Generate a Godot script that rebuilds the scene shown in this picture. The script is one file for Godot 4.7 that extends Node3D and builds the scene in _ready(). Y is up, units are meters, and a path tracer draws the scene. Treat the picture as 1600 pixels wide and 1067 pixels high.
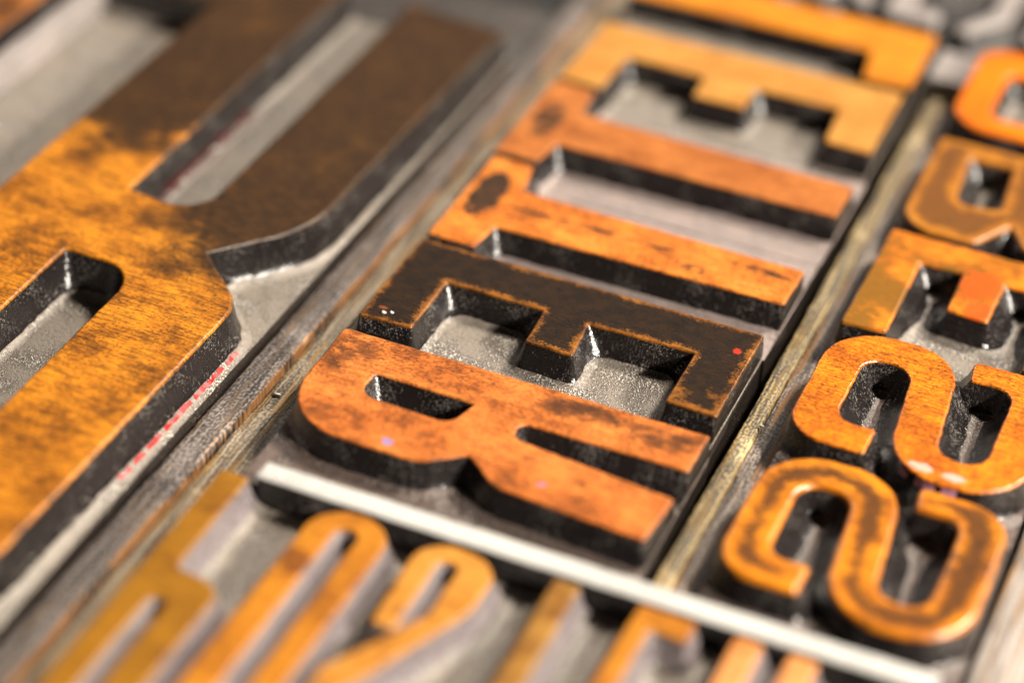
extends Node3D
# Locked-up letterpress forme, close up. Plan coordinates below are millimetres: u to the right, v away, h above the printing plane (type height).

const MM := 0.001
const TYPE_HIGH := 23.3
var taken := {}
var noise_a := FastNoiseLite.new()
var noise_b := FastNoiseLite.new()
var rng := RandomNumberGenerator.new()
var shaded_wall: StandardMaterial3D
var routed: StandardMaterial3D
var side_wood: StandardMaterial3D
var metal: StandardMaterial3D
var metal_dark: StandardMaterial3D
var metal_old: StandardMaterial3D
var lilac: StandardMaterial3D
var brown_floor: StandardMaterial3D
var pink_floor: StandardMaterial3D


func _ready() -> void:
	rng.seed = 11
	set_camera()
	set_light()
	noise_a.seed = 3
	noise_a.noise_type = FastNoiseLite.TYPE_SIMPLEX
	noise_a.frequency = 1.0
	noise_a.fractal_type = FastNoiseLite.FRACTAL_FBM
	noise_a.fractal_octaves = 3
	noise_b.seed = 8
	noise_b.noise_type = FastNoiseLite.TYPE_SIMPLEX
	noise_b.frequency = 1.0
	noise_b.fractal_type = FastNoiseLite.FRACTAL_NONE
	materials()
	bed()
	furniture()
	large_letter()
	middle_word()
	right_word()
	front_row()
	back_metal()
	flecks()


func set_camera() -> void:
	var cam := Camera3D.new()
	cam.name = "camera"
	cam.transform = Transform3D(Basis(Vector3(0.920275, 0.055039, -0.387382), Vector3(-0.268248, 0.809509, -0.522244), Vector3(0.284845, 0.584523, 0.759734)), Vector3(46.0281, 126.2101, 129.961) * MM)
	var attributes := CameraAttributesPhysical.new()
	attributes.frustum_focal_length = 83.3
	attributes.exposure_aperture = 11.0
	attributes.frustum_focus_distance = 0.1755
	cam.attributes = attributes
	cam.fov = 16.3937
	cam.near = 0.01
	cam.far = 3.0
	add_child(cam)
	cam.current = true


func area_light(called: String, towards: Vector3, distance: float, size: Vector2, energy: float, color: Color) -> void:
	var l := AreaLight3D.new()
	l.name = called
	l.area_size = size
	l.light_energy = energy
	l.light_color = color
	l.shadow_enabled = true
	add_child(l)
	l.look_at_from_position(Vector3(0, TYPE_HIGH * MM, 0) + towards.normalized() * distance, Vector3(0, TYPE_HIGH * MM, 0), Vector3(0.1, 1, 0.2).normalized())


func set_light() -> void:
	var env := Environment.new()
	env.background_mode = Environment.BG_COLOR
	env.background_color = Color(0.07, 0.068, 0.066)
	env.tonemap_mode = Environment.TONE_MAPPER_LINEAR
	env.tonemap_exposure = 0.81
	env.sdfgi_enabled = true
	env.ssao_enabled = true
	env.ssil_enabled = true
	var around := WorldEnvironment.new()
	around.name = "surroundings"
	around.environment = env
	add_child(around)
	# a hard lamp on the right and a broad soft one behind, as the glints and the dark fronts show
	area_light("lamp_right", Vector3(0.42, 0.74, -0.50), 0.7, Vector2(0.11, 0.11), 1.1, Color(1.0, 0.95, 0.88))
	area_light("lamp_low", Vector3(0.82, 0.48, 0.24), 0.7, Vector2(0.05, 0.05), 1.15, Color(1.0, 0.96, 0.9))
	area_light("lamp_behind", Vector3(-0.30, 0.62, -0.76), 0.7, Vector2(0.4, 0.3), 0.13, Color(1.0, 0.97, 0.94))


# ---------------------------------------------------------------- helpers

func numbered(called: String) -> String:
	var k: int = taken.get(called, 0)
	taken[called] = k + 1
	return called if k == 0 else "%s_%03d" % [called, k]


func tag(o: Node, label: String, category: String, group := "") -> void:
	o.set_meta("label", label)
	o.set_meta("category", category)
	if group:
		o.set_meta("group", group)


func thing(called: String, label: String, category: String, group := "") -> Node3D:
	var o := Node3D.new()
	o.name = numbered(called)
	add_child(o)
	tag(o, label, category, group)
	return o


func part(parent: Node, called: String, st: SurfaceTool, m: Material) -> MeshInstance3D:
	var o := MeshInstance3D.new()
	o.name = called
	o.mesh = st.commit()
	o.material_override = m
	parent.add_child(o, true)
	return o


func at(p: Vector2, h: float) -> Vector3:
	return Vector3(p.x, TYPE_HIGH + h, -p.y) * MM


func smooth(a: float, b: float, x: float) -> float:
	return smoothstep(a, b, x)


func started() -> SurfaceTool:
	var st := SurfaceTool.new()
	st.begin(Mesh.PRIMITIVE_TRIANGLES)
	return st


func quad(st: SurfaceTool, a: Vector3, b: Vector3, c: Vector3, d: Vector3, n: Vector3) -> void:
	# winding is settled by the wanted normal
	var flip := (b - a).cross(c - a).dot(n) > 0.0
	var order := [a, c, b, a, d, c] if flip else [a, b, c, a, c, d]
	for p in order:
		st.set_normal(n)
		st.add_vertex(p)


# rounded outline: [u, v, radius] corners -> points, outward normals and whether the corner is concave
func outline(corners: Array, hole: bool, concave_radius: float, reach: float, rect: Rect2, convex_radius: float, leans := PackedFloat32Array()) -> Array:
	var n := corners.size()
	var area := 0.0
	for i in n:
		var a: Array = corners[i]
		var b: Array = corners[(i + 1) % n]
		area += a[0] * b[1] - b[0] * a[1]
	var list := corners.duplicate()
	if (area > 0.0) == hole:
		list.reverse()
	# now the solid lies to the left of the walk
	var pts: Array[Vector2] = []
	var nrm: Array[Vector2] = []
	for i in n:
		var p := Vector2(list[i][0], list[i][1])
		var q := Vector2(list[(i + n - 1) % n][0], list[(i + n - 1) % n][1])
		var s := Vector2(list[(i + 1) % n][0], list[(i + 1) % n][1])
		var d0 := (p - q).normalized()
		var d1 := (s - p).normalized()
		var turn := d0.angle_to(d1)
		var convex := turn > 0.0
		var own: float = list[i][2] if list[i].size() > 2 else 0.0
		var radius := maxf(own, convex_radius) if convex else maxf(own, concave_radius)
		var half := tan(absf(turn) * 0.5)
		var room := 0.49 * minf((p - q).length(), (s - p).length())
		var t := minf(radius * half, room)
		radius = t / maxf(half, 1e-4)
		var steps := 6 if own < 1.0 else (10 if own < 2.5 else 18)
		var centre := p - d0 * t + d0.orthogonal() * (-radius if convex else radius)
		# Vector2.orthogonal turns (x, y) to (y, -x): the right-hand side, which is the void
		for k in steps + 1:
			var ang := turn * k / steps
			var d := d0.rotated(ang)
			var o := d.orthogonal()
			var place := centre + o * (radius if convex else -radius)
			pts.append(place)
			nrm.append(o)
		# along the edge to the next corner, evenly
		var count := maxi(1, int((s - p).length() / 0.7))
		var own2: float = list[(i + 1) % n][2] if list[(i + 1) % n].size() > 2 else 0.0
		var s2 := Vector2(list[(i + 2) % n][0], list[(i + 2) % n][1])
		var turn2 := d1.angle_to((s2 - s).normalized())
		var radius2 := maxf(own2, convex_radius) if turn2 > 0.0 else maxf(own2, concave_radius)
		var t2 := minf(radius2 * tan(absf(turn2) * 0.5), 0.49 * minf((s - p).length(), (s2 - s).length()))
		var from := p + d1 * t
		var to := s - d1 * t2
		for k in range(1, count):
			pts.append(from.lerp(to, float(k) / count))
			nrm.append(d1.orthogonal())
	var out: Array[Vector2] = []
	var cut: Array[bool] = []
	for i in pts.size():
		var wob := 0.0
		if reach > 0.0:
			wob = noise_a.get_noise_2d(pts[i].x * 0.8 + 40.0, pts[i].y * 0.8 + reach * 3.0) * minf(0.12, reach * 0.3)
		wob += noise_a.get_noise_2d(pts[i].x * 0.5, pts[i].y * 0.5) * 0.05
		var out_by := reach * leans[i] if reach > 0.0 and leans.size() else reach
		var p := pts[i] + nrm[i] * (out_by + wob)
		var q := Vector2(clampf(p.x, rect.position.x, rect.end.x), clampf(p.y, rect.position.y, rect.end.y))
		cut.append(p.distance_to(q) > 0.001)
		out.append(q)
	return [out, nrm, cut]


func inside(p: Vector2, outer: PackedVector2Array, holes: Array) -> bool:
	if not Geometry2D.is_point_in_polygon(p, outer):
		return false
	for h in holes:
		if Geometry2D.is_point_in_polygon(p, h):
			return false
	return true


# one letter of type: printing face, relief walls and the block that carries it
# d: name, label, category, group, outer, holes, rect, depth, bevel, look, splashes
func letter(d: Dictionary) -> Node3D:
	var root := thing(d.get("name", "wood_type_letter"), d.label, d.get("category", "type letter"), d.get("group", ""))
	var rect: Rect2 = d.rect
	var depth: float = d.get("depth", 2.4)
	var b: float = d.get("bevel", 0.16)
	var lean: float = d.get("lean", 1.0)
	var contours: Array = [[d.outer, false]]
	for h in d.get("holes", []):
		contours.append([h, true])
	# ---- face
	var rings: Array[PackedVector2Array] = []
	for c in contours:
		rings.append(PackedVector2Array(outline(c[0], c[1], 0.15, -b, rect, b + 0.06)[0]))
	var outer := rings[0]
	var holes := rings.slice(1)
	var points := PackedVector2Array()
	for r in rings:
		points.append_array(r)
	var box := Rect2(outer[0], Vector2.ZERO)
	for p in outer:
		box = box.expand(p)
	var x := box.position.x + 0.9
	while x < box.end.x:
		var y := box.position.y + 0.9
		while y < box.end.y:
			var p := Vector2(x + rng.randf_range(-0.2, 0.2), y + rng.randf_range(-0.2, 0.2))
			if inside(p, outer, holes):
				points.append(p)
			y += 1.9
		x += 1.9
	var tri := Geometry2D.triangulate_delaunay(points)
	var st := started()
	box = box.grow(0.2)
	for i in range(0, tri.size(), 3):
		var p0 := points[tri[i]]
		var p1 := points[tri[i + 1]]
		var p2 := points[tri[i + 2]]
		var mid := (p0 + p1 + p2) / 3.0
		if absf((p1 - p0).cross(p2 - p0)) < 1e-5 or not inside(mid, outer, holes):
			continue
		if not (inside(((p0 + p1) * 0.5).lerp(mid, 0.05), outer, holes) and inside(((p1 + p2) * 0.5).lerp(mid, 0.05), outer, holes) and inside(((p2 + p0) * 0.5).lerp(mid, 0.05), outer, holes)):
			continue
		var order := [p0, p1, p2] if (p1 - p0).cross(p2 - p0) < 0.0 else [p0, p2, p1]
		for p in order:
			st.set_normal(Vector3.UP)
			st.set_uv(Vector2((p.x - box.position.x) / box.size.x, (box.end.y - p.y) / box.size.y))
			st.add_vertex(at(p, 0.0))
	st.index()
	st.generate_tangents()
	var face_material: Material = d.get("face_material", null)
	if face_material == null:
		face_material = face_look(outer, holes, box, d.get("look", {}))
	part(root, "printing_face", st, face_material)
	# ---- bevel and walls
	var profile := [[-b, 0.0, 0.15], [-0.62 * b, -0.08 * b, 0.15], [-0.29 * b, -0.29 * b, 0.18], [-0.08 * b, -0.62 * b, 0.22], [0.0, -b, 0.3], [0.2 * lean, -0.38 * depth, 1.2], [0.48 * lean, -0.7 * depth, 1.9], [0.8 * lean, -0.89 * depth, 2.3], [1.2 * lean, -0.975 * depth, 2.7], [1.8 * lean, -depth - 0.04, 3.2]]
	var worn := started()
	var walls := started()
	var fl := started()
	var residue := {}
	var splashes: Array = d.get("splashes", [])
	for c in contours:
		var layers := []
		# the cutter leaves narrow counters with sloping sides and open edges nearly upright
		var rim: Array = outline(c[0], c[1], 0.3, 0.0, rect, b + 0.06)
		var leans := PackedFloat32Array()
		for i in rim[0].size():
			var narrow := false
			for t in [1.0, 1.7, 2.4, 3.1, 3.8, 4.5]:
				if inside(rim[0][i] + rim[1][i] * t, outer, holes):
					narrow = true
			leans.append(lean * (2.0 if narrow else 0.8))
		for again in 6:
			var eased := leans.duplicate()
			for i in leans.size():
				eased[i] = (leans[i - 1] + leans[i] * 2.0 + leans[(i + 1) % leans.size()]) * 0.25
			leans = eased
		for k in profile.size():
			layers.append(outline(c[0], c[1], profile[k][2], profile[k][0], rect, b + 0.06, leans))
		for k in profile.size() - 1:
			var st2: SurfaceTool = worn if k < 4 else (walls if k < 7 else fl)
			var m: int = layers[k][0].size()
			for i in m:
				var j := (i + 1) % m
				var corner := [[k, i], [k, j], [k + 1, j], [k, i], [k + 1, j], [k + 1, i]]
				for s in splashes:
					var mid: Vector2 = (layers[k][0][i] + layers[k + 1][0][j]) * 0.5
					var away := Vector2((mid.x - s[0]) / s[2], (mid.y - s[1]) / s[3]).length() + noise_b.get_noise_2d(mid.x * 0.9, mid.y * 0.9) * 0.35
					if away < 1.0 and k >= s[5] and k <= s[6] and k >= 4 and noise_a.get_noise_2d(mid.x * 0.7, mid.y * 0.7) < 0.4:
						if not residue.has(s[4]):
							residue[s[4]] = started()
						for n in 5:
							var low: float = noise_b.get_noise_2d(mid.x * 3.0 + n * 1.7, mid.y * 3.0)
							var far := clampf(0.8 + low * 0.35, 0.0, 1.0)
							if far < 0.12:
								continue
							var cs: Array[Vector3] = []
							for w in [[0.0, 1.0 - far], [0.2, 1.0 - far], [0.2, 1.0], [0.0, 1.0]]:
								var f: float = n * 0.2 + w[0]
								var q: Vector2 = layers[k][0][i].lerp(layers[k][0][j], f).lerp(layers[k + 1][0][i].lerp(layers[k + 1][0][j], f), w[1])
								cs.append(at(q + layers[k][1][i] * 0.02, lerpf(profile[k][1], profile[k + 1][1], w[1]) + 0.03))
							for w in [0, 1, 2, 0, 2, 3]:
								residue[s[4]].add_vertex(cs[w])
				for w in corner:
					var kk: int = w[0]
					var ii: int = w[1]
					var q: Vector2 = layers[kk][0][ii]
					var o: Vector2 = layers[kk][1][ii]
					var rise := 0.0
					if kk == 0:
						rise = 0.985
					elif kk < profile.size() - 1:
						var run: float = (layers[kk + 1][0][ii] - layers[kk - 1][0][ii]).dot(o)
						var drop: float = profile[kk - 1][1] - profile[kk + 1][1]
						rise = run / sqrt(run * run + drop * drop)
						if layers[kk][2][ii]:
							rise = 0.7 if kk < 4 else 0.02
					else:
						rise = 0.97
					var flat := sqrt(1.0 - rise * rise)
					st2.set_normal(Vector3(o.x * flat, rise, -o.y * flat))
					st2.set_uv(Vector2((q.x - box.position.x) / box.size.x, (box.end.y - q.y) / box.size.y))
					st2.add_vertex(at(q, profile[kk][1]))
	worn.index()
	worn.generate_tangents()
	var polished: Material = face_material.duplicate()
	polished.roughness = 0.28 if d.has("edge_gloss") else 0.32
	polished.metallic_specular = d.get("edge_gloss", 0.5)
	part(root, "worn_edge", worn, polished)
	for tone in residue:
		residue[tone].generate_normals()
		part(root, "ink_residue", residue[tone], plain(tone, 0.4))
	walls.index()
	part(root, "relief_wall", walls, d.get("wall_material", shaded_wall))
	# ---- routed floor and the body under it
	var nu := maxi(1, int(rect.size.x / 1.2))
	var nv := maxi(1, int(rect.size.y / 1.2))
	for i in nu:
		for j in nv:
			var cs: Array[Vector3] = []
			for w in [[0, 0], [1, 0], [1, 1], [0, 1]]:
				var p := rect.position + Vector2(rect.size.x * (i + w[0]) / nu, rect.size.y * (j + w[1]) / nv)
				var edge := minf(minf(p.x - rect.position.x, rect.end.x - p.x), minf(p.y - rect.position.y, rect.end.y - p.y))
				cs.append(at(p, -depth + noise_a.get_noise_2d(p.x * 0.22, p.y * 0.22) * 0.07 - (0.12 if edge < 0.01 else 0.0)))
			for w in [0, 2, 1, 0, 3, 2]:
				fl.set_normal(Vector3.UP)
				fl.set_uv(Vector2.ZERO)
				fl.add_vertex(cs[w])
	fl.index()
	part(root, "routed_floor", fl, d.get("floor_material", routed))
	var body := started()
	box_sides(body, rect, -depth - 0.12, -TYPE_HIGH + 0.05)
	part(root, "block_body", body, d.get("body_material", side_wood))
	return root


func box_sides(st: SurfaceTool, r: Rect2, top: float, bottom: float) -> void:
	var a := r.position
	var c := r.end
	var b := Vector2(c.x, a.y)
	var e := Vector2(a.x, c.y)
	quad(st, at(a, top), at(b, top), at(b, bottom), at(a, bottom), Vector3(0, 0, 1))
	quad(st, at(b, top), at(c, top), at(c, bottom), at(b, bottom), Vector3(1, 0, 0))
	quad(st, at(c, top), at(e, top), at(e, bottom), at(c, bottom), Vector3(0, 0, -1))
	quad(st, at(e, top), at(a, top), at(a, bottom), at(e, bottom), Vector3(-1, 0, 0))
	quad(st, at(a, bottom), at(b, bottom), at(c, bottom), at(e, bottom), Vector3(0, -1, 0))


# ---------------------------------------------------------------- materials

func plain(color: Color, roughness: float, metallic := 0.0) -> StandardMaterial3D:
	var m := StandardMaterial3D.new()
	m.albedo_color = color
	m.roughness = roughness
	m.metallic = metallic
	return m


func picture(w: int, h: int, bytes: PackedByteArray) -> Image:
	return Image.create_from_data(w, h, false, Image.FORMAT_RGB8, bytes)


func grit(side: int, base: Color, pale: Color, dark: Color, pale_share: float, dark_share: float, cell: float, seed_at: float) -> Array:
	# speckled dried ink and grit over a given base tone; wraps by mirroring the noise space on a torus-like fold
	var bytes := PackedByteArray()
	bytes.resize(side * side * 3)
	var heights := PackedByteArray()
	heights.resize(side * side * 3)
	var at_byte := 0
	for y in side:
		for x in side:
			var fx := absf(x - side * 0.5) * cell
			var fy := absf(y - side * 0.5) * cell
			var low := noise_a.get_noise_2d(fx * 0.05 + seed_at, fy * 0.05)
			var mid := noise_b.get_noise_2d(x * cell * 0.45 + seed_at, y * cell * 0.45)
			var fine := noise_b.get_noise_2d(x * cell * 1.25, y * cell * 1.25 + seed_at)
			var c := base.lerp(dark, clampf(0.5 + low * 0.9 + mid * 0.35 - 0.5 * (1.0 - dark_share), 0.0, 1.0) * dark_share * 1.4)
			var p := smooth(1.0 - pale_share, 1.12 - pale_share, fine * 0.6 + mid * 0.25 + 0.33 + low * 0.45)
			c = c.lerp(pale, p)
			bytes[at_byte] = int(clampf(c.r, 0, 1) * 255)
			bytes[at_byte + 1] = int(clampf(c.g, 0, 1) * 255)
			bytes[at_byte + 2] = int(clampf(c.b, 0, 1) * 255)
			var hgt := int(clampf(0.5 + fine * 0.35 + mid * 0.2, 0, 1) * 255)
			heights[at_byte] = hgt
			heights[at_byte + 1] = hgt
			heights[at_byte + 2] = hgt
			at_byte += 3
	var bump := picture(side, side, heights)
	bump.bump_map_to_normal_map(3.0)
	return [ImageTexture.create_from_image(picture(side, side, bytes)), ImageTexture.create_from_image(bump)]


func gritty(maps: Array, across_mm: float, roughness: float, relief: float) -> StandardMaterial3D:
	var m := StandardMaterial3D.new()
	m.albedo_texture = maps[0]
	m.normal_enabled = true
	m.normal_texture = maps[1]
	m.normal_scale = relief
	m.uv1_triplanar = true
	m.uv1_world_triplanar = true
	m.uv1_scale = Vector3.ONE * (1000.0 / across_mm)
	m.roughness = roughness
	return m


func materials() -> void:
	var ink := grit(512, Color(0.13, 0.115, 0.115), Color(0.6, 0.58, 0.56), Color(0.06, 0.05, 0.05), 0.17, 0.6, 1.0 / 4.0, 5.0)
	shaded_wall = gritty(ink, 28.0, 0.21, 0.25)  # near-black copy of the inked wood; wall shade is put into the colour
	var lit_floor := grit(512, Color(0.53, 0.495, 0.455), Color(0.86, 0.83, 0.78), Color(0.26, 0.235, 0.22), 0.25, 0.75, 1.0 / 4.0, 31.0)
	routed = gritty(lit_floor, 28.0, 0.45, 0.4)  # paler copy of that inked wood; light on the floor is in its colour
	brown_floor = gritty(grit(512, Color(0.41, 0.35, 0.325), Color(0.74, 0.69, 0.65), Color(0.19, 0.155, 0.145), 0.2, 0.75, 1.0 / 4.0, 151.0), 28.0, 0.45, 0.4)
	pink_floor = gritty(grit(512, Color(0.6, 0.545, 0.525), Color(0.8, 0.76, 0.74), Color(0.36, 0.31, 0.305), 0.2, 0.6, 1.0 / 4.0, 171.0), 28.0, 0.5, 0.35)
	var sides := grit(512, Color(0.18, 0.15, 0.135), Color(0.46, 0.42, 0.38), Color(0.09, 0.075, 0.07), 0.15, 0.6, 1.0 / 4.0, 71.0)
	side_wood = gritty(sides, 30.0, 0.5, 0.5)
	var lead := grit(512, Color(0.79, 0.785, 0.77), Color(0.87, 0.87, 0.86), Color(0.52, 0.51, 0.49), 0.1, 0.25, 1.0 / 6.0, 91.0)
	metal = gritty(lead, 40.0, 0.42, 0.2)
	metal.metallic = 0.1
	metal_old = gritty(grit(256, Color(0.6, 0.57, 0.56), Color(0.75, 0.72, 0.7), Color(0.4, 0.37, 0.36), 0.1, 0.5, 1.0 / 3.0, 111.0), 28.0, 0.4, 0.3)
	lilac = gritty(grit(256, Color(0.5, 0.465, 0.47), Color(0.72, 0.69, 0.69), Color(0.28, 0.25, 0.26), 0.15, 0.5, 1.0 / 3.0, 131.0), 28.0, 0.4, 0.4)
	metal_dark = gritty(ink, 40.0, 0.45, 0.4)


# the printing face: shellacked wood, its grain, pores, ink stains and colour left from earlier jobs
# look: a, b (wood tones), ink (tone), level (how inked), wear (how far ink is worn back from the edges, mm), grain, pores, stains [u, v, ru, rv, strength], drops [u, v, ru, rv, colour]
func face_look(outer: PackedVector2Array, holes: Array, box: Rect2, look: Dictionary) -> StandardMaterial3D:
	var cell: float = look.get("cell", 0.075)
	var w := clampi(int(box.size.x / cell), 32, 1400)
	var h := clampi(int(box.size.y / cell), 32, 1800)
	var a: Color = look.get("a", Color(0.85, 0.52, 0.2))
	var b: Color = look.get("b", Color(0.72, 0.38, 0.12))
	var ink: Color = look.get("ink", Color(0.15, 0.1, 0.075))
	var level: float = look.get("level", -0.6)
	var wear: float = look.get("wear", 0.0)
	var grain: float = look.get("grain", 0.5)
	var ragged: float = look.get("ragged", 0.3)
	var soft: float = look.get("soft", 0.0)
	var pores: float = look.get("pores", 0.5)
	var shift: float = look.get("seed", 0.0) * 37.0
	var stains: Array = look.get("stains", [])
	var drops: Array = look.get("drops", [])
	# distance from the outline, by a chamfer sweep over the raster
	var dist := PackedFloat32Array()
	dist.resize(w * h)
	if wear > 0.0:
		var loops := [outer]
		loops.append_array(holes)
		for y in h:
			var v := box.end.y - (y + 0.5) / h * box.size.y
			var cuts := PackedFloat32Array()
			for loop in loops:
				var n: int = loop.size()
				for i in n:
					var p: Vector2 = loop[i]
					var q: Vector2 = loop[(i + 1) % n]
					if (p.y > v) != (q.y > v):
						cuts.append((p.x + (v - p.y) / (q.y - p.y) * (q.x - p.x) - box.position.x) / box.size.x * w)
			cuts.sort()
			for i in range(0, cuts.size() - 1, 2):
				for x in range(maxi(0, int(cuts[i])), mini(w, int(cuts[i + 1]))):
					dist[y * w + x] = 1e6
		for y in range(1, h):
			for x in range(1, w - 1):
				var i := y * w + x
				if dist[i] > 0.0:
					dist[i] = minf(minf(dist[i], dist[i - 1] + 1.0), minf(dist[i - w] + 1.0, minf(dist[i - w - 1], dist[i - w + 1]) + 1.41))
		for y in range(h - 2, -1, -1):
			for x in range(w - 2, 0, -1):
				var i := y * w + x
				if dist[i] > 0.0:
					dist[i] = minf(minf(dist[i], dist[i + 1] + 1.0), minf(dist[i + w] + 1.0, minf(dist[i + w - 1], dist[i + w + 1]) + 1.41))
	var bytes := PackedByteArray()
	bytes.resize(w * h * 3)
	var bump := PackedByteArray()
	bump.resize(w * h * 3)
	var k := 0
	var pitch := box.size.x / w
	for y in h:
		var v := box.end.y - (y + 0.5) / h * box.size.y
		for x in w:
			var u := box.position.x + (x + 0.5) * pitch
			var low := noise_a.get_noise_2d(u * 0.12 + shift, v * 0.16)
			var mid := noise_a.get_noise_2d(u * 0.55, v * 0.75 + shift)
			var streak := noise_b.get_noise_2d(u * 0.55 + shift, v * 5.5)
			var fine := noise_b.get_noise_2d(u * 3.2, v * 4.6 + shift)
			var c := a.lerp(b, clampf(0.45 + low * 0.65 + mid * 0.35, 0.0, 1.0))
			var line := smooth(0.22, 0.6, noise_b.get_noise_2d(u * 0.22 + shift, v * 2.9) + mid * 0.35)
			var tone := 1.0 + grain * (streak * 0.12 + fine * 0.1 - line * 0.3)
			# pores and scratches that hold old ink
			var pore := smooth(0.62 - 0.3 * pores, 0.78 - 0.26 * pores, noise_b.get_noise_2d(u * 1.7 + shift, v * 6.5) * 0.75 + fine * 0.3 + low * 0.25) * pores
			var m := level + low * 0.7 + mid * 0.5 + fine * 0.12 + streak * 0.15
			for s in stains:
				var e := Vector2((u - s[0]) / s[2], (v - s[1]) / s[3]).length() + mid * ragged + fine * 0.1 + streak * 0.06
				if e < 1.25:
					m += s[4] * smooth(1.25, 0.7, e)
			if wear > 0.0:
				var edge := dist[y * w + x] * pitch + mid * 0.1 + fine * 0.2 + streak * 0.08
				m -= 1.9 * smooth(wear * 1.5, wear * 0.1, edge)
			var inked := smooth(-0.12 - soft, 0.3 + soft, m)
			c = Color(c.r * tone, c.g * tone, c.b * tone)
			var old := ink.lerp(a, 0.12 + 0.1 * mid)
			c = c.lerp(old, clampf(pore * 0.75, 0.0, 1.0))
			c = c.lerp(old, inked * clampf(0.93 + fine * 0.12 + streak * 0.1, 0.0, 1.0))
			for s in drops:
				var e := Vector2((u - s[0]) / s[2], (v - s[1]) / s[3]).length() + mid * 0.35 + fine * 0.1
				if e < 1.0:
					c = c.lerp(s[4], smooth(1.0, 0.75, e) * s[4].a)
			bytes[k] = int(clampf(c.r, 0, 1) * 255)
			bytes[k + 1] = int(clampf(c.g, 0, 1) * 255)
			bytes[k + 2] = int(clampf(c.b, 0, 1) * 255)
			var hh := int(clampf(0.6 + streak * 0.12 * grain + fine * 0.14 - pore * 0.3 + mid * 0.06, 0, 1) * 255)
			bump[k] = hh
			bump[k + 1] = hh
			bump[k + 2] = hh
			k += 3
	var relief := picture(w, h, bump)
	relief.bump_map_to_normal_map(1.6)
	var m2 := StandardMaterial3D.new()
	m2.albedo_texture = ImageTexture.create_from_image(picture(w, h, bytes))
	m2.normal_enabled = true
	m2.normal_texture = ImageTexture.create_from_image(relief)
	m2.normal_scale = look.get("relief", 0.35)
	m2.roughness = look.get("roughness", 0.5)
	m2.metallic_specular = 0.25
	return m2


func strip_look(base: Color, pale: Color, dark: Color, warm: Color, seed_at: float, mottled: float, edge := 9.0, rails := 0.0) -> StandardMaterial3D:
	# grey weathered reglet wood: u along the strip, v across it
	var w := 1024
	var h := 96
	var bytes := PackedByteArray()
	bytes.resize(w * h * 3)
	var bump := PackedByteArray()
	bump.resize(w * h * 3)
	var k := 0
	for y in h:
		for x in w:
			var along := x * 0.075
			var across := y * 0.05
			var streak := noise_b.get_noise_2d(along * 0.12 + seed_at, across * 3.4)
			var speck := noise_b.get_noise_2d(along * 2.1, across * 3.0 + seed_at)
			var low := noise_a.get_noise_2d(along * 0.09, across * 0.5 + seed_at)
			var c := base.lerp(pale, clampf(0.35 + streak * 0.6 + speck * mottled, 0, 1))
			c = c.lerp(dark, clampf(low * 0.8 - streak * 0.5 - speck * mottled * 0.7, 0, 1))
			c = c.lerp(warm, smooth(0.25, 0.6, noise_a.get_noise_2d(along * 0.06 + 9.0, across * 1.1 + seed_at) + streak * 0.3))
			if rails > 0.0:
				var side := absf(y / 96.0 - rails * 0.5) / (rails * 0.5) + speck * 0.12 + streak * 0.15
				c = c.lerp(pale, smooth(0.7, 0.95, side) * 0.8)
			c = c.lerp(Color(0.72, 0.5, 0.3), smooth(edge - 0.045, edge - 0.015, y / 96.0 + streak * 0.03 + speck * 0.02) * 0.85)
			bytes[k] = int(clampf(c.r, 0, 1) * 255)
			bytes[k + 1] = int(clampf(c.g, 0, 1) * 255)
			bytes[k + 2] = int(clampf(c.b, 0, 1) * 255)
			var hh := int(clampf(0.5 + streak * 0.2 + speck * 0.3, 0, 1) * 255)
			bump[k] = hh
			bump[k + 1] = hh
			bump[k + 2] = hh
			k += 3
	var relief := picture(w, h, bump)
	relief.bump_map_to_normal_map(2.0)
	var m := StandardMaterial3D.new()
	m.albedo_texture = ImageTexture.create_from_image(picture(w, h, bytes))
	m.normal_enabled = true
	m.normal_texture = ImageTexture.create_from_image(relief)
	m.normal_scale = 0.35
	m.roughness = 0.6
	return m


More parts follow.
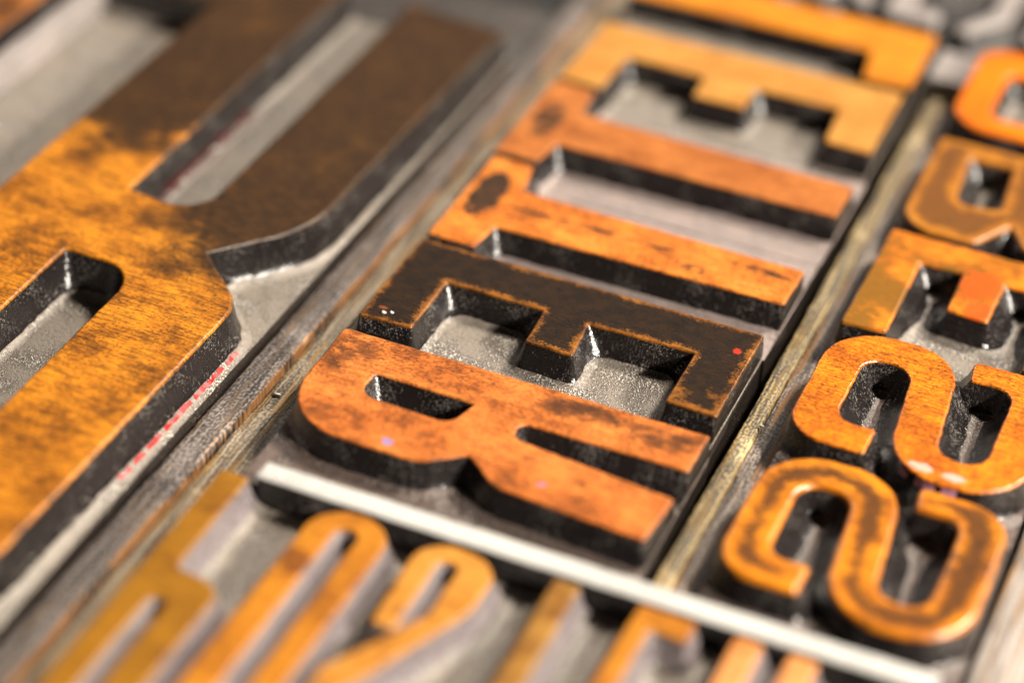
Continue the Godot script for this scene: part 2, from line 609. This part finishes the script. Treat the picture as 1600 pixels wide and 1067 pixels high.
# a long strip of furniture lying along v between two u values
func strip(called: String, label: String, category: String, group: String, u0: float, u1: float, v0: float, v1: float, top: float, m: Material, rough: float, soft: float) -> void:
	var st := started()
	var across := [[0.0, -TYPE_HIGH - top + 0.05], [0.0, -soft * 2.2], [soft * 0.35, -soft * 0.5], [soft, 0.0], [0.5, 0.0], [1.0, 0.0]]
	var count := int((v1 - v0) / 0.6)
	var rows := []
	var wide := u1 - u0
	var shape := [[0.0, -TYPE_HIGH - top + 0.05], [0.0, -soft * 1.6], [soft * 0.3, -soft * 0.45], [soft, 0.0], [wide * 0.35, 0.0], [wide * 0.65, 0.0], [wide - soft, 0.0], [wide - soft * 0.3, -soft * 0.45], [wide, -soft * 1.6], [wide, -TYPE_HIGH - top + 0.05]]
	for i in count + 1:
		var v: float = v0 + (v1 - v0) * i / count
		var row: Array[Vector3] = []
		for j in shape.size():
			var q := Vector2(u0 + shape[j][0], v)
			var hgt: float = top + shape[j][1]
			if j > 0 and j < shape.size() - 1:
				var wob := noise_b.get_noise_3d(q.x * 0.8, v * 0.25, top * 5.0) + 0.6 * noise_b.get_noise_3d(q.x * 1.5, v * 0.35, top)
				hgt += wob * rough
				if j < 3 or j > shape.size() - 4:
					q.x += noise_b.get_noise_2d(v * 0.9 + j * 7.0, u0) * rough * 0.8
					hgt -= absf(noise_b.get_noise_2d(v * 0.5 + j, u0 * 3.0)) * rough
			row.append(at(q, hgt))
		rows.append(row)
	for i in count:
		for j in shape.size() - 1:
			for w in [[0, 0], [1, 0], [1, 1], [0, 0], [1, 1], [0, 1]]:
				var span: float = clampf(shape[j + w[1]][0] / wide, 0.0, 1.0)
				if j + w[1] == 0:
					span -= 0.4
				if j + w[1] == shape.size() - 1:
					span += 0.4
				st.set_uv(Vector2((v0 + (v1 - v0) * (i + w[0]) / count) / 76.8, span * wide / 4.8))
				st.set_smooth_group(0)
				st.add_vertex(rows[i + w[0]][j + w[1]])
	for e in [0, count]:
		for j in range(1, shape.size() - 1):
			var tri := [rows[e][0], rows[e][j], rows[e][j + 1]]
			if e == 0:
				tri.reverse()
			for p in tri:
				st.set_uv(Vector2(0.1, 0.1) + Vector2(p.x, p.y) * 5.0)
				st.set_smooth_group(1)
				st.add_vertex(p)
	st.index()
	st.generate_normals()
	st.generate_tangents()
	var o := MeshInstance3D.new()
	o.name = numbered(called)
	o.mesh = st.commit()
	o.material_override = m
	add_child(o)
	tag(o, label, category, group)


# ---------------------------------------------------------------- the scene

func bed() -> void:
	var st := started()
	quad(st, Vector3(-0.25, 0, -0.25), Vector3(0.25, 0, -0.25), Vector3(0.25, 0, 0.2), Vector3(-0.25, 0, 0.2), Vector3.UP)
	var o := MeshInstance3D.new()
	o.name = "press_bed"
	o.mesh = st.commit()
	o.material_override = plain(Color(0.1, 0.095, 0.09), 0.6, 0.0)
	o.set_meta("kind", "structure")
	o.set_meta("label", "dark steel bed under the locked type")
	add_child(o)


func furniture() -> void:
	var grey := strip_look(Color(0.42, 0.38, 0.35), Color(0.66, 0.61, 0.57), Color(0.24, 0.21, 0.19), Color(0.6, 0.42, 0.24), 3.0, 0.55)
	var edged := strip_look(Color(0.36, 0.33, 0.315), Color(0.56, 0.52, 0.5), Color(0.19, 0.17, 0.16), Color(0.44, 0.36, 0.28), 13.0, 0.8, 0.51)
	var tan := strip_look(Color(0.46, 0.41, 0.35), Color(0.68, 0.62, 0.53), Color(0.27, 0.24, 0.2), Color(0.62, 0.48, 0.26), 23.0, 0.5)
	var straw := strip_look(Color(0.42, 0.39, 0.34), Color(0.78, 0.68, 0.47), Color(0.27, 0.25, 0.23), Color(0.55, 0.45, 0.28), 43.0, 0.6, 9.0, 0.27)
	var pale := strip_look(Color(0.62, 0.58, 0.55), Color(0.75, 0.71, 0.68), Color(0.45, 0.41, 0.38), Color(0.62, 0.5, 0.38), 63.0, 0.25)
	var g := "reglets between the type"
	strip("wooden_reglet", "grey mottled wooden reglet with orange worn edge, beside the largest letter", "reglet", g, -22.75, -20.35, -70, 110, -4.1, edged, 0.05, 0.14)
	strip("wooden_reglet", "narrow grey-tan reglet between the orange-edged reglet and a thin split strip", "reglet", g, -19.98, -18.35, -70, 110, -4.3, tan, 0.05, 0.12)
	strip("wooden_reglet", "narrow tan reglet touching the left ends of the middle word's letters", "reglet", g, -18.3, -16.25, -70, 110, -4.25, tan, 0.05, 0.12)
	strip("wooden_reglet", "thin straw-coloured ragged strip along the right ends of the middle word's letters", "reglet", g, 13.65, 14.95, -16.8, 59.5, -2.9, straw, 0.07, 0.14)
	strip("wooden_reglet", "smooth grey-brown reglet between the ragged straw strip and the right word", "reglet", g, 15.0, 17.0, -16.8, 59.0, -3.1, grey, 0.05, 0.1)
	strip("wooden_furniture", "broad pale wooden strip at the right edge beside the lower letter S", "furniture", "", 35.3, 44.0, -60, 14.5, -3.0, pale, 0.05, 0.25)
	strip("metal_lead", "thin grey lead beyond the stem of the largest letter, top left corner", "lead", "", -61.9, -60.2, -20, 90, -0.9, metal_old, 0.02, 0.1)
	strip("wooden_furniture", "dark low strip added behind the feet of the largest letter in place of a shaded gap", "furniture", "", -62.0, -23.2, 50.4, 62.0, -5.0, strip_look(Color(0.16, 0.14, 0.13), Color(0.26, 0.23, 0.21), Color(0.08, 0.07, 0.07), Color(0.2, 0.15, 0.1), 83.0, 0.3), 0.05, 0.3)  # added strip; darkness of the gap beyond the feet is in its colour
	# the pale rule across the foot of both words
	var st := started()
	var sides := started()
	var b := 0.12
	var r := Rect2(-13.6, -18.65, 47.7, 1.8)
	var count := 48
	var prof := [[0.0, -TYPE_HIGH + 0.05], [0.0, -b], [b, 0.0], [1.8 - b, 0.0], [1.8, -b], [1.8, -TYPE_HIGH + 0.05]]
	var pn := [Vector3(0, 0, 1), Vector3(0, 0.4, 0.9), Vector3(0, 0.95, 0.3), Vector3(0, 0.95, -0.3), Vector3(0, 0.4, -0.9), Vector3(0, 0, -1)]
	for i in count:
		for j in prof.size() - 1:
			var into := st if j > 0 and j < prof.size() - 2 else sides
			for w in [[0, 0], [1, 1], [1, 0], [0, 0], [0, 1], [1, 1]]:
				var u: float = r.position.x + r.size.x * (i + w[0]) / count
				var q: Array = prof[j + w[1]]
				var dip: float = noise_a.get_noise_2d(u * 0.2, 3.0) * 0.04 if j + w[1] > 0 and j + w[1] < prof.size() - 1 else 0.0
				into.set_normal(pn[j + w[1]].normalized() if into == st else Vector3(0, 0, 1 if j == 0 else -1))
				into.add_vertex(at(Vector2(u, r.position.y + q[0]), q[1] + dip - 0.03))
	for e in [r.position.x, r.end.x]:
		quad(sides, at(Vector2(e, r.position.y), -TYPE_HIGH + 0.05), at(Vector2(e, r.position.y), -b), at(Vector2(e, r.end.y), -b), at(Vector2(e, r.end.y), -TYPE_HIGH + 0.05), Vector3(-1 if e < 0 else 1, 0, 0))
		quad(st, at(Vector2(e, r.position.y), -b), at(Vector2(e, r.position.y + b), 0.0), at(Vector2(e, r.end.y - b), 0.0), at(Vector2(e, r.end.y), -b), Vector3(-1 if e < 0 else 1, 0, 0))
	var root := thing("metal_rule", "pale silvery metal rule running across the foot of both words", "rule")
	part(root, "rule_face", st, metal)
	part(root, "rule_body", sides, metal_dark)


func large_letter() -> void:
	letter({
		"label": "largest wood type letter R, golden bowl and dark stained legs, at left",
		"outer": [[-49, -44], [-49, 40], [-60, 40], [-60, 48.5], [-39.5, 48.5], [-39.8, 9.0, 0.4], [-33.1, 8.5, 3.2], [-33.2, 48.5], [-23.4, 47.6], [-24.2, 10.6, 9.0], [-29.8, 3.9], [-24.4, -1.2, 4.6], [-24.9, -44, 14]],
		"holes": [[[-39.7, -0.6, 0.3], [-33.3, -0.7, 3.2], [-33.1, -34, 3.0], [-39.7, -34, 3.0]]],
		"rect": Rect2(-60, -50, 36.95, 99), "depth": 3.3, "bevel": 0.22,
		"splashes": [[-23.9, -11, 1.6, 7.5, Color(0.62, 0.05, 0.05), 7, 7], [-39, 20, 1.6, 9, Color(0.22, 0.05, 0.06), 6, 7]],
		"look": {"cell": 0.085, "a": Color(0.79, 0.5, 0.11), "b": Color(0.63, 0.37, 0.07), "ink": Color(0.1, 0.062, 0.03), "level": -0.8, "soft": 0.55, "ragged": 0.2, "grain": 0.75, "pores": 0.75, "seed": 1, "roughness": 0.48,
			"stains": [[-27, 30, 11, 26, 2.0], [-45, 36, 9, 22, 1.9], [-31, 6, 6, 5, 0.55], [-29, 2, 4, 3.5, 0.35], [-27, 9, 5, 5, 0.9]]},
	})


func middle_word() -> void:
	var g := "letters of the middle word"
	letter({
		"label": "orange wood type letter R with rounded bowl, nearest of the middle word", "group": g,
		"outer": [[-16.0, -0.2, 0.5], [12.9, -0.3], [12.8, -4.75, 0.2], [0.15, -4.95, 0.9], [0.35, -6.75, 0.9], [12.95, -8.1, 0.2], [12.6, -13.1, 0.3], [1.2, -12.35, 2.6], [-1.6, -9.95], [-4.4, -12.3, 3.0], [-15.7, -12.25, 5.4]],
		"holes": [[[-11.45, -4.35, 0.4], [-3.55, -4.4, 0.15], [-4.3, -7.3, 1.2], [-11.55, -7.05, 2.0]]],
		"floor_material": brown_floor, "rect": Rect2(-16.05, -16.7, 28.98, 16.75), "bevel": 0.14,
		"look": {"a": Color(0.84, 0.49, 0.22), "b": Color(0.72, 0.38, 0.14), "ink": Color(0.2, 0.12, 0.07), "level": -0.7, "soft": 0.35, "grain": 0.55, "pores": 0.9, "seed": 2,
			"stains": [[3.6, -1.9, 3.2, 1.2, 0.95], [9.5, -2.2, 3.4, 1.3, 0.7], [-14.3, -2.5, 2.0, 3.0, 0.65], [-13, -6, 2.2, 4.0, 0.3], [6.5, -9.6, 0.6, 0.5, 0.8], [2.2, -8.2, 0.8, 0.7, 0.5]],
			"drops": [[-7.2, -11.2, 0.6, 0.5, Color(0.56, 0.52, 0.8, 0.8)], [4.2, -10.7, 0.4, 0.33, Color(0.62, 0.48, 0.68, 0.7)]]},
	})
	letter({
		"label": "blackened wood type letter E with amber worn edges, behind the nearest R", "group": g,
		"outer": [[-15.85, 13.45], [12.6, 13.3], [12.6, 2.05], [8.6, 2.15], [8.6, 8.75], [0.15, 8.5], [0.6, 4.15], [-3.3, 4.35], [-3.55, 8.65], [-11.6, 8.7], [-11.5, 1.95], [-15.85, 1.75]],
		"rect": Rect2(-15.85, 0.08, 28.45, 13.4), "bevel": 0.15,
		"look": {"a": Color(0.58, 0.36, 0.11), "b": Color(0.44, 0.25, 0.06), "ink": Color(0.045, 0.028, 0.022), "level": 1.3, "soft": 0.2, "wear": 0.42, "grain": 0.7, "pores": 0.6, "seed": 3, "relief": 0.6, "roughness": 0.5,
			"stains": [[10.8, 3.0, 2.2, 1.8, -0.9], [11.6, 7.0, 0.8, 3.5, -0.7]], "drops": [[11.4, 10.4, 0.42, 0.42, Color(0.75, 0.2, 0.12, 0.9)], [-14.5, 3.4, 0.4, 0.25, Color(0.6, 0.3, 0.15, 0.7)]]},
	})
	letter({
		"label": "orange wood type letter T with grey-black stain on its crossbar, next to the blackened E", "group": g,
		"outer": [[-15.75, 27.6], [-15.8, 14.3], [-11.75, 14.25], [-11.4, 17.65], [12.65, 17.9], [12.8, 23.0], [-11.4, 23.6], [-12.2, 27.5]],
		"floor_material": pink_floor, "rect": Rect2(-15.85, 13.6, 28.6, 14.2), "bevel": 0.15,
		"look": {"a": Color(0.89, 0.53, 0.2), "b": Color(0.79, 0.42, 0.12), "ink": Color(0.1, 0.085, 0.08), "level": -0.8, "soft": 0.12, "grain": 0.6, "pores": 0.9, "seed": 4,
			"stains": [[-13.9, 22.2, 1.35, 3.4, 1.7], [-14.6, 17.5, 1.0, 2.2, 0.5], [4.5, 19.5, 1.6, 0.9, 0.8], [-4, 20.9, 9, 0.32, 0.75], [8, 21.4, 6, 0.5, 0.6]]},
	})
	letter({
		"label": "brown-orange wood type letter T with brown stained crossbar, next to the ochre E", "group": g,
		"outer": [[-16.1, 41.8], [-16.1, 28.4], [-12.15, 28.5], [-11.8, 31.75], [12.7, 31.8], [12.8, 37.0], [-11.75, 37.5], [-12.15, 41.6]],
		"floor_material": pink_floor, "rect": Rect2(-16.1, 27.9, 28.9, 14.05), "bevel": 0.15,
		"look": {"a": Color(0.71, 0.43, 0.2), "b": Color(0.61, 0.34, 0.14), "ink": Color(0.2, 0.13, 0.085), "level": -0.8, "soft": 0.2, "grain": 0.4, "pores": 0.4, "seed": 5, "stains": [[-14.1, 35.3, 1.4, 3.8, 1.2]]},
	})
	letter({
		"label": "clean ochre-yellow wood type letter E, second from the far end of the middle word", "group": g,
		"outer": [[-15.85, 54.0], [-16.0, 42.55], [-11.9, 42.45], [-11.8, 48.8], [-4.45, 48.6], [-4.2, 45.0], [0.4, 45.0], [0.3, 48.8], [8.0, 48.9], [8.4, 43.0], [12.5, 42.9], [12.35, 54.1]],
		"rect": Rect2(-16.05, 42.05, 28.6, 12.1), "bevel": 0.15,
		"look": {"a": Color(0.75, 0.54, 0.26), "b": Color(0.69, 0.46, 0.19), "level": -0.9, "grain": 0.3, "pores": 0.25, "seed": 6, "cell": 0.11},
	})
	letter({
		"label": "bright yellow-orange wood type letter L at the far end of the middle word", "group": g,
		"outer": [[12.4, 66.1], [12.6, 55.5], [8.3, 55.4], [7.6, 60.6], [-16, 60.5], [-16, 66.1]],
		"rect": Rect2(-16.05, 54.25, 28.65, 12.0), "bevel": 0.15,
		"look": {"a": Color(0.81, 0.51, 0.11), "b": Color(0.75, 0.44, 0.08), "level": -0.9, "grain": 0.3, "pores": 0.2, "seed": 7, "cell": 0.11},
	})


func letter_s(du: float, dv: float) -> Array:
	var c := [[23.45, -13.55, 0.2], [17.3, -13.55, 4.6], [17.3, 1.15, 4.8], [27.0, 1.15, 4.2], [28.1, -11.5, 1.75], [31.6, -11.4, 1.75], [31.6, -1.4, 2.2], [28.2, -1.5, 0.2], [27.9, 1.05, 0.6], [34.8, 1.05, 5.2], [34.8, -14.5, 5.6], [25.1, -14.5, 4.6], [24.0, -2.1, 1.8], [20.4, -2.1, 1.8], [20.4, -10.6, 2.2], [23.5, -10.5, 0.15]]
	var out := []
	for p in c:
		out.append([p[0] + du, p[1] + dv, p[2]])
	return out


func right_word() -> void:
	var g := "letters of the right word"
	letter({
		"label": "amber wood type letter S with brown ink bands, nearest of the right word", "group": g,
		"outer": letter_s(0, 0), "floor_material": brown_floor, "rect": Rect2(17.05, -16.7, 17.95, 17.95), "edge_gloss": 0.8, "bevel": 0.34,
		"look": {"a": Color(0.84, 0.51, 0.07), "b": Color(0.72, 0.4, 0.04), "ink": Color(0.24, 0.14, 0.07), "level": 1.2, "soft": 0.55, "wear": 1.05, "grain": 0.4, "pores": 0.3, "seed": 8, "stains": [[27, -10, 3, 4, -0.2], [33, -4, 1.8, 6, 0.5], [20, -11.5, 3, 2, -0.5]]},
	})
	letter({
		"label": "clean orange wood type letter S with dark pores, second of the right word", "group": g,
		"outer": letter_s(-0.1, 16.35), "floor_material": brown_floor, "rect": Rect2(17.05, 1.35, 17.95, 16.2), "edge_gloss": 0.7, "bevel": 0.16,
		"look": {"a": Color(0.89, 0.51, 0.07), "b": Color(0.78, 0.39, 0.04), "ink": Color(0.25, 0.12, 0.04), "level": -0.9, "grain": 0.75, "pores": 1.0, "seed": 9, "cell": 0.065, "relief": 0.5,
			"drops": [[27.4, 3.1, 0.95, 0.55, Color(0.93, 0.66, 0.62, 0.95)], [29.9, 2.9, 1.1, 0.5, Color(0.9, 0.68, 0.66, 0.9)]]},
		"splashes": [[28.5, 2.2, 2.2, 1.2, Color(0.72, 0.52, 0.62), 4, 4]],
	})
	letter({
		"label": "orange and olive blotched wood type letter E in the right word", "group": g,
		"outer": [[17.3, 32.4], [17.2, 17.75], [20.8, 17.95], [20.7, 28.5], [24.1, 28.7], [24.15, 23.1], [27.5, 22.8], [27.6, 28.4], [31.2, 28.5], [31.3, 17.8], [34.8, 17.8], [34.8, 32.4]],
		"rect": Rect2(17.1, 17.62, 17.75, 14.9), "bevel": 0.22,
		"look": {"a": Color(0.86, 0.5, 0.1), "b": Color(0.8, 0.36, 0.07), "ink": Color(0.42, 0.3, 0.07), "soft": 0.25, "level": 0.05, "grain": 0.5, "pores": 0.6, "seed": 10, "relief": 0.9, "roughness": 0.38,
			"stains": [[18.6, 22, 2, 4, 0.5]], "drops": [[25.8, 27.5, 1.8, 2.4, Color(0.84, 0.31, 0.07, 0.75)], [26.5, 24, 1.2, 1.4, Color(0.8, 0.28, 0.08, 0.7)]]},
	})
	letter({
		"label": "dull brown wood type letter R with pale counter, between the blotched E and bright P", "group": g,
		"outer": [[17.2, 48.7, 0.6], [34.8, 48.6], [34.8, 44.5], [28.2, 44.5, 0.8], [28.2, 41.8, 0.8], [34.8, 41.0], [34.8, 33.4], [27.6, 34.2, 1.2], [26.1, 37.2], [23.9, 33.3, 1.6], [17.3, 33.3, 4.6]],
		"holes": [[[20.4, 46.3, 0.5], [24.1, 46.4, 0.4], [24.6, 39.2, 0.8], [20.9, 38.7, 1.2]]],
		"rect": Rect2(17.1, 32.6, 17.75, 16.2), "bevel": 0.3,
		"look": {"a": Color(0.68, 0.43, 0.12), "b": Color(0.58, 0.35, 0.09), "ink": Color(0.36, 0.22, 0.09), "level": 1.0, "soft": 0.3, "wear": 0.8, "grain": 0.3, "pores": 0.3, "seed": 11, "cell": 0.11},
	})
	letter({
		"label": "vivid orange wood type letter P at the far end of the right word", "group": g,
		"outer": [[16.8, 66.6, 2.6], [34.8, 66.5], [34.8, 60.0], [28.4, 59.6, 0.8], [28.2, 51.4, 3.6], [16.9, 51.4, 3.6]],
		"holes": [[[20.0, 62.4, 1.3], [25.2, 62.4, 1.0], [25.2, 54.0, 1.2], [20.1, 54.0, 1.4]]],
		"rect": Rect2(16.75, 50.3, 18.1, 16.6), "bevel": 0.3,
		"look": {"a": Color(0.87, 0.46, 0.02), "b": Color(0.8, 0.39, 0.01), "level": -0.9, "grain": 0.25, "pores": 0.2, "seed": 12, "cell": 0.12},
	})


func front_row() -> void:
	var g := "letters of the row in front of the rule"
	var amber := {"a": Color(0.73, 0.47, 0.12), "b": Color(0.63, 0.38, 0.09), "ink": Color(0.4, 0.22, 0.08), "level": -0.55, "grain": 0.3, "pores": 0.2, "cell": 0.12}
	var olive := amber.duplicate()
	olive.merge({"a": Color(0.58, 0.39, 0.08), "b": Color(0.49, 0.32, 0.07), "seed": 20}, true)
	letter({
		"label": "olive-brown tall narrow type letter with stem and arch, leftmost in front of the rule", "group": g,
		"outer": [[-16.15, -19.0], [-14.0, -19.0], [-13.9, -29.2, 0.5], [-10.2, -29.5, 2.4], [-10.3, -58], [-12.7, -58], [-12.8, -32.2, 0.6], [-14.0, -32.2, 0.6], [-14.1, -58], [-16.2, -58]],
		"rect": Rect2(-16.25, -62, 6.9, 43.2), "depth": 2.3, "wall_material": lilac, "look": olive,
	})
	var second := amber.duplicate()
	second.merge({"seed": 21, "stains": [[-7.6, -25.5, 1.6, 1.6, 0.9], [-4, -28, 1.3, 1.4, 0.5]]}, true)
	letter({
		"label": "amber narrow round-topped type letter with long slot and pink-stained side, in front of the rule", "group": g,
		"outer": [[-8.35, -19.1, 2.8], [-2.6, -19.1, 2.8], [-2.8, -58], [-8.9, -58]],
		"holes": [[[-6.3, -20.9, 0.8], [-4.65, -20.9, 0.8], [-4.8, -52, 0.8], [-6.3, -52, 0.8]]],
		"rect": Rect2(-9.3, -62, 7.6, 43.2), "depth": 2.3, "wall_material": lilac, "look": second,
		"splashes": [[-9.0, -29, 0.9, 12, Color(0.9, 0.62, 0.58), 4, 6]],
	})
	var third := amber.duplicate()
	third.merge({"a": Color(0.77, 0.53, 0.22), "b": Color(0.7, 0.46, 0.16), "seed": 22}, true)
	letter({
		"label": "pale amber curled type character with swept tail, third in front of the rule", "group": g,
		"outer": [[-0.75, -19.35, 2.3], [5.1, -19.3, 2.5], [5.0, -24.6, 4.5], [1.0, -34.0], [-1.4, -38], [-1.4, -33.4], [2.6, -26.2, 3.0], [2.6, -20.9, 0.7], [1.1, -20.9, 0.7], [1.2, -28.3, 0.3], [-0.45, -28.3, 0.5]],
		"rect": Rect2(-1.6, -62, 8.4, 43.2), "depth": 2.3, "wall_material": lilac, "look": third,
	})
	var fourth := amber.duplicate()
	fourth.merge({"a": Color(0.62, 0.45, 0.2), "b": Color(0.5, 0.34, 0.13), "seed": 23, "level": -0.35}, true)
	letter({
		"label": "dull ochre single-stem type letter, fourth in front of the rule", "group": g,
		"outer": [[8.6, -19.2], [10.45, -19.2], [11.0, -50], [9.0, -50]],
		"rect": Rect2(6.9, -62, 5.4, 43.2), "depth": 2.3, "wall_material": lilac, "look": fourth,
	})
	var fifth := amber.duplicate()
	fifth.merge({"seed": 24}, true)
	letter({
		"label": "amber type letter with stem and short top arm, touching the middle of the rule", "group": g,
		"outer": [[14.55, -19.05], [18.5, -19.2, 0.3], [18.5, -21.3, 0.2], [15.9, -21.0, 0.5], [15.6, -50], [13.6, -50]],
		"rect": Rect2(12.4, -62, 7.2, 43.2), "depth": 2.3, "wall_material": lilac, "look": fifth,
	})
	var sixth := amber.duplicate()
	sixth.merge({"a": Color(0.84, 0.57, 0.33), "b": Color(0.78, 0.5, 0.26), "seed": 25}, true)
	letter({
		"label": "peach-coloured type letter with two parallel stems, rightmost in front of the rule", "group": g,
		"outer": [[21.1, -19.1], [23.0, -19.2], [22.9, -32.0, 0.3], [24.6, -32.0, 0.3], [24.75, -19.2], [26.7, -19.2], [26.5, -50], [20.9, -50]],
		"rect": Rect2(19.7, -62, 8.4, 43.2), "depth": 2.3, "wall_material": lilac, "look": sixth,
	})
	letter({
		"label": "brown wood type letter cut off by the top left corner, beyond the thin lead",
		"outer": [[-80, 10], [-63.0, 10], [-63.0, 40], [-80, 40]],
		"rect": Rect2(-82, 5, 19.8, 60), "depth": 2.6, "look": {"a": Color(0.6, 0.37, 0.16), "b": Color(0.5, 0.29, 0.1), "level": -0.3, "cell": 0.15, "seed": 30},
	})


func back_metal() -> void:
	var g := "metal sorts behind the words"
	var cut := {"category": "metal sort", "name": "metal_type_sort", "face_material": metal_old, "floor_material": metal_dark, "wall_material": metal_dark, "body_material": metal_dark, "depth": 1.6, "bevel": 0.3, "group": g}
	var shapes := [
		[-14.0, [[-14.5, 69], [-10, 69, 1.5], [-10, 77, 1.5], [-14.5, 77]], "grey metal sort with block face behind the bright letter L"],
		[-7.0, [[-7.6, 69, 1.2], [-3.2, 69, 1.2], [-4.6, 77], [-6.2, 77]], "grey metal sort with tapering face behind the bright letter L"],
		[0.0, [[-0.8, 69], [0.9, 69], [2.2, 73, 1.0], [3.6, 69], [5.2, 69], [3.0, 78], [1.4, 78]], "grey metal sort with forked face behind the end of letter L"],
		[7.0, [[6.4, 68.6, 1.0], [12.0, 68.6, 1.2], [11.6, 71, 0.8], [8.8, 71, 0.6], [8.8, 78], [6.4, 78]], "grey metal sort with hooked face behind the corner of letter L"],
		[14.0, [[13.2, 68.2, 0.6], [14.8, 68.2, 0.6], [17.8, 72.5, 2.5], [17.8, 80, 2.0], [15.6, 80], [15.8, 73.5, 2.0]], "grey metal sort with bowed pale face behind the vivid P"],
		[21.0, [[19.8, 68.4, 1.5], [26.0, 68.4, 1.5], [26.0, 80, 1.5], [19.8, 80, 1.5]], "grey metal sort with rounded face at the top right corner"],
	]
	var x := -16.0
	for s in shapes:
		var d := cut.duplicate()
		d.merge({"outer": s[1], "label": s[2], "rect": Rect2(x, 67.4, 6.9, 16)}, true)
		if s[1].size() == 4 and s[0] > 20:
			d.holes = [[[21.6, 70.5, 1.2], [24.2, 70.5, 1.2], [24.2, 78, 1.2], [21.6, 78, 1.2]]]
			d.rect = Rect2(x, 67.4, 8.5, 16)
		letter(d)
		x += 7.0
	# low quad that fills the gap between the two far letters
	var r := Rect2(12.95, 61.3, 3.6, 5.6)
	var st := started()
	box_sides(st, r, -1.6, -TYPE_HIGH + 0.05)
	quad(st, at(r.position, -1.6), at(Vector2(r.end.x, r.position.y), -1.6), at(r.end, -1.6), at(Vector2(r.position.x, r.end.y), -1.6), Vector3.UP)
	var o := MeshInstance3D.new()
	o.name = numbered("metal_quad")
	o.mesh = st.commit()
	o.material_override = metal_old
	add_child(o)
	tag(o, "small grey metal spacing quad between the far letters L and P", "spacer")


func flecks() -> void:
	var spots := [[-19.2, -5.0, -4.22, 0.5, "white paper fleck beside the black gap between the left reglets"], [-14.2, 2.75, 0.0, 0.36, "tiny white fleck on the left arm of the blackened E, left one"], [-13.65, 3.0, 0.0, 0.3, "tiny white fleck on the left arm of the blackened E, right one"], [15.0, 6.0, -2.8, 0.35, "small white fleck on the ragged straw strip"]]
	var white := plain(Color(0.9, 0.89, 0.87), 0.6)
	for s in spots:
		var st := started()
		var ring: Array[Vector3] = []
		for i in 7:
			var a := TAU * i / 7.0
			var rr: float = s[3] * rng.randf_range(0.55, 1.0)
			ring.append(at(Vector2(s[0] + cos(a) * rr, s[1] + sin(a) * rr * 0.6), s[2] + 0.05))
		for i in 7:
			for p in [at(Vector2(s[0], s[1]), s[2] + 0.2), ring[(i + 1) % 7], ring[i], at(Vector2(s[0], s[1]), s[2]), ring[i], ring[(i + 1) % 7]]:
				st.add_vertex(p)
		st.generate_normals()
		var o := MeshInstance3D.new()
		o.name = numbered("paper_fleck")
		o.mesh = st.commit()
		o.material_override = white
		add_child(o)
		tag(o, s[4], "fleck", "loose flecks")
